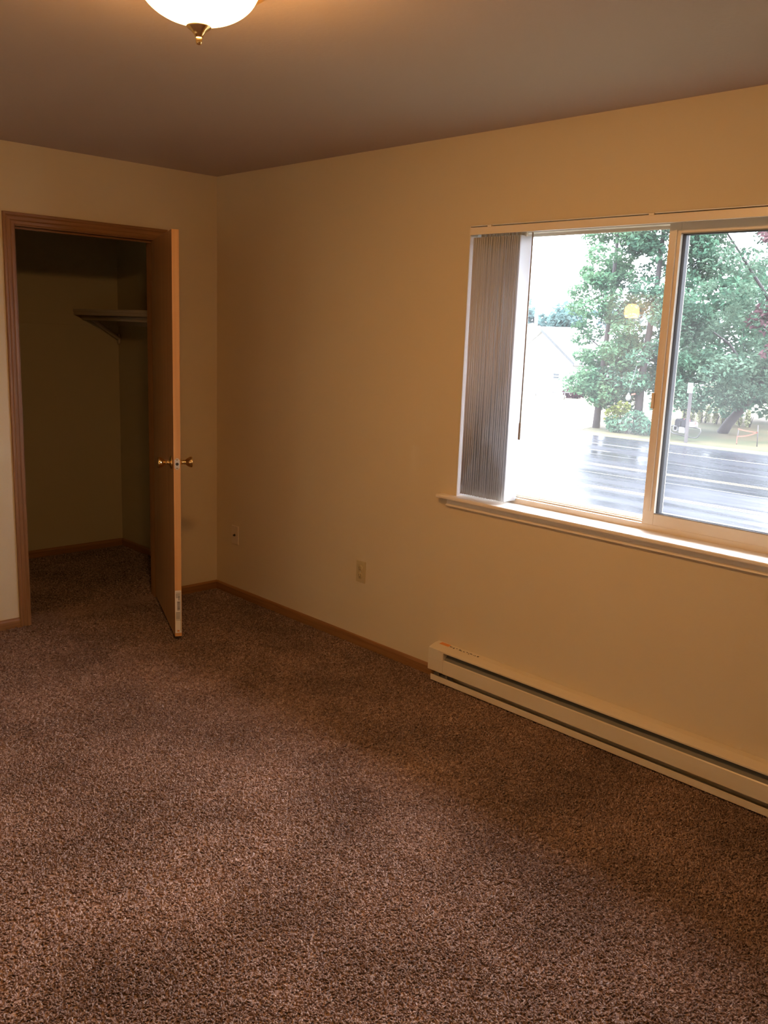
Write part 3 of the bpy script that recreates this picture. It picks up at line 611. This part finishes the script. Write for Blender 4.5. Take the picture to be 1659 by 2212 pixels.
quad_strip(MB(), 20.71, 20.81, -150, 250, SL, z0, z1).build('yellow_line', M['yellow_line'], road)
quad_strip(MB(), 20.93, 21.03, -150, 250, SL, z0, z1).build('yellow_line', M['yellow_line'], road)
quad_strip(MB(), 16.91, 17.01, -150, 250, SL, z0, z1).build('yellow_line', M['yellow_line'], road)
quad_strip(MB(), 17.12, 17.21, -150, 250, SL, z0, z1).build('yellow_line', M['yellow_line'], road)
quad_strip(MB(), 24.0, 24.12, 12.1, 14.0, SL, z0, z1).build('lane_dash', M['white_line'], road)
for xx, ya, yb in ((23.2, 4, 30), (19.3, 2, 26), (14.6, 2, 16), (13.6, 3, 20)):
    g = random.Random(int(xx * 10)); p = [(xx + SL * (y - 10) + g.uniform(-.12, .12), y) for y in np.linspace(ya, yb, 16)]
    m = MB().prism([(a - 0.03, b) for a, b in p] + [(a + 0.03, b) for a, b in p[::-1]], 'Z', z0 - .002, z1 - 0.003); m.build('tar_seam', M['tar'], road)
struct(MB().prism([(28.55, 15.6), (29.9, 6.0), (31.2, -20), (28.8, -60), (27, -60), (28.6, 5)], 'Z', GZ - 0.1, GZ + 0.009).build('road_shoulder', M['shoulder']), 'dark gravelly shoulder along the far road edge', 'shoulder')
struct(MB().prism([(28.6, 15.2), (29.2, 17.6), (28.6, 24), (27.2, 60), (25.0, 60), (26.9, 19.0), (27.4, 17.2)], 'Z', GZ - 0.1, GZ + 0.03).build('sidewalk', M['concrete']), 'pale wet concrete curb and driveway apron across the road', 'sidewalk')

def leaves(name, clumps, size, mat, parent, seed, flat=0.6):
    """clumps: (x, y, z, rx, ry, rz, n); each leaf spray is a bent diamond of four corners"""
    g = np.random.default_rng(seed); P = []
    for (x, y, z, rx, ry, rz, n) in clumps:
        d = g.normal(size=(n, 3)); d /= np.linalg.norm(d, axis=1)[:, None]
        P.append(np.array([x, y, z]) + d * (g.uniform(0.25, 1, n) ** 0.5)[:, None] * np.array([rx, ry, rz]))
    P = np.concatenate(P); n = len(P)
    nrm = g.normal(size=(n, 3)); nrm[:, 2] = np.abs(nrm[:, 2]) + flat; nrm /= np.linalg.norm(nrm, axis=1)[:, None]
    a = g.normal(size=(n, 3)); t = np.cross(nrm, a); t /= np.linalg.norm(t, axis=1)[:, None]; b = np.cross(nrm, t)
    s_ = size * g.uniform(0.6, 1.3, n)[:, None]
    V = np.stack([P - t * s_, P - b * s_ * 0.55 + nrm * s_ * 0.15, P + t * s_ - nrm * s_ * 0.25, P + b * s_ * 0.55 + nrm * s_ * 0.15], 1)
    o = raw_mesh(name, V.reshape(-1, 3), np.arange(n * 4, dtype=np.int32), 4, mat, parent); o['kind'] = 'stuff'; return o
def crown(g, cx, cy, z0, z1, shape, n_cl, rmin, rmax, dens, fl=0.6):
    """clumps scattered through an envelope: shape(h 0..1) gives its radius"""
    out = []
    for i in range(n_cl):
        h = g.random() ; R = shape(h); a = g.uniform(0, 2 * PI); rr = R * math.sqrt(g.uniform(0.15, 1.0)); s = g.uniform(rmin, rmax)
        out.append((cx + rr * math.cos(a), cy + rr * math.sin(a), z0 + h * (z1 - z0), s, s, s * fl, int(dens * s * s * 10)))
    return out
def tree(name, label, base, pts, r0, r1, clumps, size, mat, seed, group=None, limbs=()):
    e = empty(name, base, label, 'tree', group)
    MB().tube(pts, r0, 10, r1).build('trunk', M['bark'], e)
    for l in limbs: MB().tube(l, r1 * 1.0, 6, r1 * 0.3).build('branch', M['bark'], e)
    leaves('foliage', clumps, size, mat, e, seed); return e

g = random.Random(21)
cl = crown(g, 31.0, 16.95, -1.0, 9.0, lambda h: 1.6 * (0.75 + 0.5 * h) if h < 0.25 else 1.45 * (1.2 - h) + .35, 84, 0.45, 0.8, 52)
tree('bushy_tree', 'tall bushy green tree with a bare dark trunk, beside the yellowish shrub', (30.9, 17.16, GZ), [(30.9, 17.16, GZ - .02), (30.9, 17.13, -0.8), (31.0, 17.0, 3), (31.0, 16.9, 8.5)], 0.17, 0.05, cl, 0.105, M['leaf_a'], 1,
     None, [[(31, 17.0, 1), (31.0, 18.0, 1.7)], [(31, 17.0, 2.4), (30.6, 16, 3.3)], [(31, 17.1, -.3), (30.7, 16.2, .5)]])
cl = crown(g, 31.6, 15.1, -1.2, 9.5, lambda h: 2.0 * (1.0 if h < 0.4 else 1.35 - 0.85 * h), 92, 0.5, 0.9, 44)
tree('bushy_tree', 'darker bushy tree standing just left of the window sash edge', (31.2, 15.35, GZ), [(31.2, 15.35, GZ - .02), (31.3, 15.4, 0), (31.5, 15.2, 4), (31.6, 15.1, 9)], 0.20, 0.06, cl, 0.105, M['leaf_b'], 2)
cl = crown(g, 34.2, 13.2, -0.9, 8.2, lambda h: 3.3 * (0.9 if h < 0.55 else 1.7 - 1.45 * h), 130, 0.6, 1.05, 30)
cl = [c for c in cl if c[2] < 3.0 or g.random() < 0.5]
tree('leaning_tree', 'broad tree with a dark trunk leaning to the right, behind the mailboxes', (34.6, 13.15, GZ), [(34.6, 13.2, GZ - .02), (34.6, 12.95, -1.75), (34.6, 12.3, -0.9), (34.6, 11.75, 0.1), (34.5, 11.4, 1.6), (34.4, 11.4, 4.5)], 0.24, 0.08, cl, 0.105, M['leaf_c'], 3,
     None, [[(34.6, 11.9, -.1), (34.4, 13.2, 1.6), (34.2, 14.4, 2.4)], [(34.5, 11.4, 1.6), (34.2, 10.4, 3.2)], [(34.4, 11.4, 3.0), (34.2, 13.0, 5.2), (34.0, 14.2, 6.8)], [(34.4, 11.4, 4.0), (34.4, 12, 6.6)]])
cl = crown(g, 33.0, 10.2, 0.8, 7.0, lambda h: 1.7 * (1.1 - 0.4 * h), 24, 0.45, 0.8, 14)
tree('plum_tree', 'purple brown leaved tree at the right edge of the window view', (33.4, 9.6, GZ), [(33.4, 9.6, GZ - .02), (33.2, 9.8, 0), (33.0, 10.2, 5.5)], 0.16, 0.05, cl, 0.14, M['leaf_p'], 4)
cl = crown(g, 41.0, 15.6, -1.6, 5.0, lambda h: 3.6 * (1.05 - 0.5 * h), 60, 0.8, 1.3, 8)
tree('rear_tree', 'dense green tree farther back, behind the leaning tree', (41, 15.8, GZ), [(41, 15.8, GZ - .02), (41, 15.6, 4)], 0.2, 0.06, cl, 0.2, M['leaf_b'], 5)
cl = crown(g, 42.0, 9.6, -1.8, 4.5, lambda h: 3.4 * (1.05 - 0.5 * h), 50, 0.8, 1.3, 8)
tree('rear_tree', 'green tree farther back at the right edge of the view', (42, 9.6, GZ), [(42, 9.6, GZ - .02), (42, 9.6, 4)], 0.2, 0.06, cl, 0.2, M['leaf_c'], 6)

def shrub(name, label, base, clumps, size, mat, seed, group=None, stems=3):
    e = empty(name, base, label, 'shrub', group); g = random.Random(seed); m = MB()
    for k in range(stems): m.tube([(base[0] + g.uniform(-.1, .1), base[1] + g.uniform(-.12, .12), base[2] - .01), (base[0] + g.uniform(-.3, .3), base[1] + g.uniform(-.3, .3), base[2] + 0.5)], 0.03, 6, 0.012)
    m.build('stem', M['bark'], e); leaves('foliage', clumps, size, mat, e, seed); return e
shrub('roadside_shrub', 'low green shrub at the foot of the bushy trees', (30.2, 15.2, GZ), [(30.2, 15.7, -1.85, .5, .6, .4, 260), (30.3, 14.9, -1.7, .5, .55, .5, 260), (30.2, 14.4, -1.85, .4, .45, .35, 180)], 0.11, M['leaf_b'], 31)
shrub('roadside_shrub', 'yellowish green shrub right of the bare tree trunk', (30.4, 16.0, GZ), [(30.4, 16.05, -1.55, .35, .42, .45, 220), (30.4, 15.6, -1.2, .3, .35, .3, 120)], 0.10, M['leaf_y'], 32)
shrub('maroon_shrub', 'small drooping maroon shrub before the white house', (46.0, 28.6, GZ), [(46, 28.7, -1.85, .6, .75, .4, 260), (46, 28.3, -1.7, .5, .5, .4, 160)], 0.14, M['leaf_m'], 33)
for i in range(9):
    y = 17.1 - i * 0.40; h = 0.62 + 0.1 * random.Random(i).random()
    e = shrub('hedge_column', 'slim pale yellow green hedge shrub in a row behind the leaning trunk', (38.6, y, GZ), [(38.6, y, GZ + h * .5, .14, .13, h * .55, 110), (38.6, y, GZ + h * .95, .10, .09, .22, 50)], 0.085, M['leaf_h'], 40 + i, 'row of pale hedge shrubs', 2)
# distant trees beyond the house
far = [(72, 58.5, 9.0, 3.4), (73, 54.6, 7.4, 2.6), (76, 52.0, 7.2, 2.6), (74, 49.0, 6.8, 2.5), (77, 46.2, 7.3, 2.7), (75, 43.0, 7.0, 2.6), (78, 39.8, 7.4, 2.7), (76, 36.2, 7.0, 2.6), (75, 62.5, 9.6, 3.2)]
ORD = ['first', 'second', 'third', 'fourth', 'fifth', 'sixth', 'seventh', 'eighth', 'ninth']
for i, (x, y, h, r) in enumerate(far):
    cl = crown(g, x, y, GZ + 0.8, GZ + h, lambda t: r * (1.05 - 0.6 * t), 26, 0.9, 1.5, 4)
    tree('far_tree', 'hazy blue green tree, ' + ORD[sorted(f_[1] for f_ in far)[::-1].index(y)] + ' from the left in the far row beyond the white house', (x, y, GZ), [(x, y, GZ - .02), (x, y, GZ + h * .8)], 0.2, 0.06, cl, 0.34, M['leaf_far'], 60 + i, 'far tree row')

# white house: gabled front wing and a longer rear wing
hs = empty('white_house', (50, 33, GZ), 'white house with a gabled front wing and pale roof across the road', 'house')
gy0, gy1, gap, ge, gx = 31.0, 36.2, 2.0, 0.05, 49.0
am = (gy0 + gy1) / 2
MB().prism([(gy0, GZ - .02), (gy1, GZ - .02), (gy1, ge), (am, gap), (gy0, ge)], 'X', gx, gx + 5.0).build('front_wing', M['siding'], hs)
MB().prism([(gy0 - .35, ge - .26), (am, gap + 0.02), (gy1 + .35, ge - .26), (gy1 + .35, ge - .10), (am, gap + 0.18), (gy0 - .35, ge - .10)], 'X', gx - .3, gx + 5.2).build('front_roof', M['roof'], hs)
MB().box(gx + 2.0, gx + 7.0, 25.0, 42, GZ - .02, 0.12).build('rear_wing', M['siding'], hs)
MB().prism([(gx + 1.6, 0.0), (gx + 4.5, 2.2), (gx + 7.4, 0.0), (gx + 7.4, .16), (gx + 4.5, 2.36), (gx + 1.6, .16)], 'Y', 24.7, 42.3).build('rear_roof', M['roof'], hs)
def house_window(x, ya, yb, za, zb):
    f = MB().box(x - .05, x + .02, ya - .06, yb + .06, za - .06, zb + .06, 0.01).build('window', M['siding'], hs)
    MB().box(x - .055, x - .045, ya, yb, za, zb).build('pane', M['house_glass'], f)
    MB().box(x - .065, x - .05, ya, yb, (za + zb) / 2 - .02, (za + zb) / 2 + .02).build('sash_bar', M['siding'], f)
house_window(gx, 32.02, 32.48, -1.18, -0.84)
house_window(gx + 2, 29.6, 30.3, -0.9, -0.25); house_window(gx + 2, 27.8, 28.5, -0.9, -0.25)
MB().prism([(gy0 - .35, ge - .30), (am, gap - .02), (am, gap + 0.20), (gy0 - .35, ge - .08)], 'X', gx - .34, gx - .3).build('rake_board', M['rake'], hs)
MB().box(gx + 1.55, gx + 1.66, 24.7, 30.9, -0.02, 0.14).build('gutter', M['house_glass'], hs)
# utility pole and wires
up = empty('utility_pole', (58, 41.04, GZ), 'pale utility pole above the house roof', 'utility pole')
MB().tube([(58, 41.04, GZ - .02), (58, 41.04, 6.6)], 0.17, 10, 0.12).build('pole', M['pole'], up)
MB().box(57.84, 57.96, 40.1, 42.0, 4.75, 4.9).build('crossarm', M['pole'], up)
for dz, nm in ((4.94, 0), (4.5, 1), (4.0, 2)):
    pw = MB().tube([(57.75, y, dz - 0.55 * (1 - ((y - 16) / 23) ** 2) * 0.8) for y in np.linspace(-8, 60, 30)], 0.03, 5).build('power_line', M['wire'])
    tag(pw, ('uppermost', 'middle', 'lowest')[nm] + ' of three overhead wires crossing before the far trees', 'power line', 'overhead wires')
# low rail in front of the house
rf = empty('rail_fence', (44, 29, GZ), 'thin low rail along the lawn before the white house', 'fence')
MB().tube([(44, 32.5, -1.92), (44, 27.6, -1.72)], 0.03, 6).build('rail', M['pipe'], rf)
for y in (32.3, 30.2, 28.0): MB().tube([(44, y, GZ - .01), (44, y, -1.75)], 0.03, 6).build('post', M['pipe'], rf)

# no-parking sign on a wooden post
sg = empty('street_sign', (29.4, 12.17, GZ), 'small white parking sign with a red mark on a wooden post', 'street sign')
MB().box(29.4, 29.5, 12.12, 12.22, GZ - .02, 0.06, 0.004).build('post', M['post_wood'], sg)
MB().box(29.385, 29.4, 12.07, 12.29, -0.29, 0.10, 0.002).build('sign_board', M['sign_white'], sg)
rg = MB().lathe([(0.045, 0), (0.062, 0), (0.062, 0.004), (0.045, 0.004), (0.045, 0)], (29.386, 12.18, 0.0), (-1, 0, 0), 20, False)
rg.prism([(12.135, 0.028), (12.148, 0.040), (12.225, -0.030), (12.212, -0.042)], 'X', 29.380, 29.386); rg.build('red_ring', M['sign_red'], sg)
for (ya, yb, za, zb) in ((12.10, 12.26, -0.12, -0.10), (12.11, 12.25, -0.155, -0.135), (12.12, 12.24, -0.25, -0.235)): MB().box(29.382, 29.386, ya, yb, za, zb).build('sign_print', M['pipe'], sg)

# mailboxes on a bent pipe stand
mx = 29.9
stn = empty('mailbox_stand', (mx, 12.45, GZ), 'bent grey pipe stand carrying the mailboxes by the road', 'mailbox stand')
pp = [(mx, 12.40, -2.02), (mx, 13.00, -1.93), (mx, 13.10, -1.86), (mx, 13.12, -1.72), (mx, 13.02, -1.64), (mx, 12.80, -1.62), (mx, 12.00, -1.63), (mx, 11.86, -1.66), (mx, 11.82, -1.76), (mx, 11.92, -1.98), (mx, 12.02, -2.03), (mx, 12.40, -2.02)]
MB().tube(pp, 0.022, 8).build('bent_pipe', M['pipe'], stn)
MB().tube([(mx, 12.40, GZ - .02), (mx, 12.40, -1.62)], 0.03, 8).build('post', M['pipe'], stn)
MB().box(mx - .15, mx + .15, 12.10, 12.85, -1.62, -1.60).build('shelf_board', M['post_wood'], stn)
def mailbox(y, w, h, d, mat, label, group=None):
    e = empty('mailbox', (mx, y, -1.60), label, 'mailbox', group); r = w / 2; zb = -1.60; zs = zb + h - r
    pts = [(y - r, zb), (y + r, zb)] + [(y + r * math.cos(a), zs + r * math.sin(a)) for a in np.linspace(0, PI, 9)]
    MB().prism(pts, 'X', mx - d / 2, mx + d / 2).build('body', mat, e)
    MB().prism([(y + (p[0] - y) * 1.04, zb + (p[1] - zb) * 1.02) for p in pts], 'X', mx - d / 2 - 0.02, mx - d / 2).build('door', mat, e)
    MB().box(mx - .1, mx, y - r - .02, y - r - .005, zs, zs + .02).box(mx - .03, mx, y - r - .02, y - r - .005, zs, zs + .12).build('flag', M['sign_red'], e); return e
mailbox(12.68, 0.22, 0.27, 0.5, M['box_black'], 'black domed mailbox at the left end of the stand')
mailbox(12.42, 0.20, 0.25, 0.5, M['box_black'], 'black domed mailbox in the middle of the stand')
mailbox(12.17, 0.19, 0.19, 0.45, M['box_white'], 'white mailbox at the right end of the stand')
def paper_box(y, z, w, h, label):
    e = empty('newspaper_box', (mx, y, z - h / 2), label, 'newspaper box'); m = MB(); t = 0.02; xf = mx - .12
    m.box(xf, mx + .2, y - w / 2, y + w / 2, z - h / 2, z - h / 2 + t).box(xf, mx + .2, y - w / 2, y + w / 2, z + h / 2 - t, z + h / 2)
    m.box(xf, mx + .2, y - w / 2, y - w / 2 + t, z - h / 2, z + h / 2).box(xf, mx + .2, y + w / 2 - t, y + w / 2, z - h / 2, z + h / 2); m.build('shell', M['box_white'], e)
    MB().box(mx + .15, mx + .19, y - w / 2 + t, y + w / 2 - t, z - h / 2 + t, z + h / 2 - t).build('back', M['box_black'], e); return e
paper_box(12.84, -1.725, 0.17, 0.19, 'open white newspaper box hanging under the left mailbox')
e = empty('newspaper_box', (mx - .05, 12.52, -1.87), 'closed white newspaper box hanging below the middle mailbox', 'newspaper box')
MB().box(mx - .2, mx - .03, 12.41, 12.64, -1.87, -1.64, 0.01).build('shell', M['box_white'], e)
MB().box(mx - .21, mx - .2, 12.43, 12.62, -1.72, -1.66, 0.002).build('lid', M['box_white'], e)
# survey stakes with orange tape
sk = empty('survey_stake', (31.0, 10.85, GZ), 'left wooden stake tied with orange tape in the grass', 'stake')
MB().tube([(31, 10.86, GZ - .02), (31, 10.84, -1.58)], 0.018, 6).build('stake', M['post_wood'], sk)
sk2 = empty('survey_stake', (31.0, 10.06, GZ), 'right taller wooden stake tied with orange tape in the grass', 'stake')
MB().tube([(31, 10.05, GZ - .02), (31, 10.10, -1.38)], 0.018, 6).build('stake', M['post_wood'], sk2)
def tape(m, a, b, sag=0.02, w=0.022):
    n = 8; vs = []
    for i in range(n + 1):
        t = i / n; y = a[0] + (b[0] - a[0]) * t; z = a[1] + (b[1] - a[1]) * t - sag * 4 * t * (1 - t)
        vs += [(30.975, y, z - w), (30.975, y, z + w), (30.971, y, z - w), (30.971, y, z + w)]
    fs = []
    for i in range(n):
        k = 4 * i; fs += [[k, k + 4, k + 5, k + 1], [k + 2, k + 3, k + 7, k + 6], [k + 1, k + 5, k + 7, k + 3], [k, k + 2, k + 6, k + 4]]
    m.add(vs, fs)
m = MB(); tape(m, (10.85, -1.60), (10.07, -1.66)); tape(m, (10.08, -1.66), (10.82, -1.89), 0.04)
m.box(30.97, 30.978, 10.83, 10.87, -2.17, -1.88)
tag(m.build('flagging_tape', M['orange_tape']), 'orange tape strung between the two stakes in the grass', 'tape')
# small white thing hanging before the dark tree
ho = empty('hanging_ornament', (29.3, 14.75, -0.80), 'small white object with an orange tab, hanging before the darker bushy tree', 'ornament')
MB().lathe([(0, -.80), (.05, -.79), (.10, -.72), (.105, -.64), (.08, -.57), (.04, -.53), (.035, -.48), (0, -.47)], (29.3, 14.75, 0), seg=16).build('body', M['box_white'], ho)
MB().prism([(14.62, -.56), (14.45, -.52), (14.45, -.46), (14.62, -.50)], 'X', 29.29, 29.31).build('orange_tab', M['orange_tape'], ho)
MB().tube([(29.3, 14.75, -.48), (29.8, 14.8, 0.6)], 0.008, 5).build('cord', M['wire'], ho)
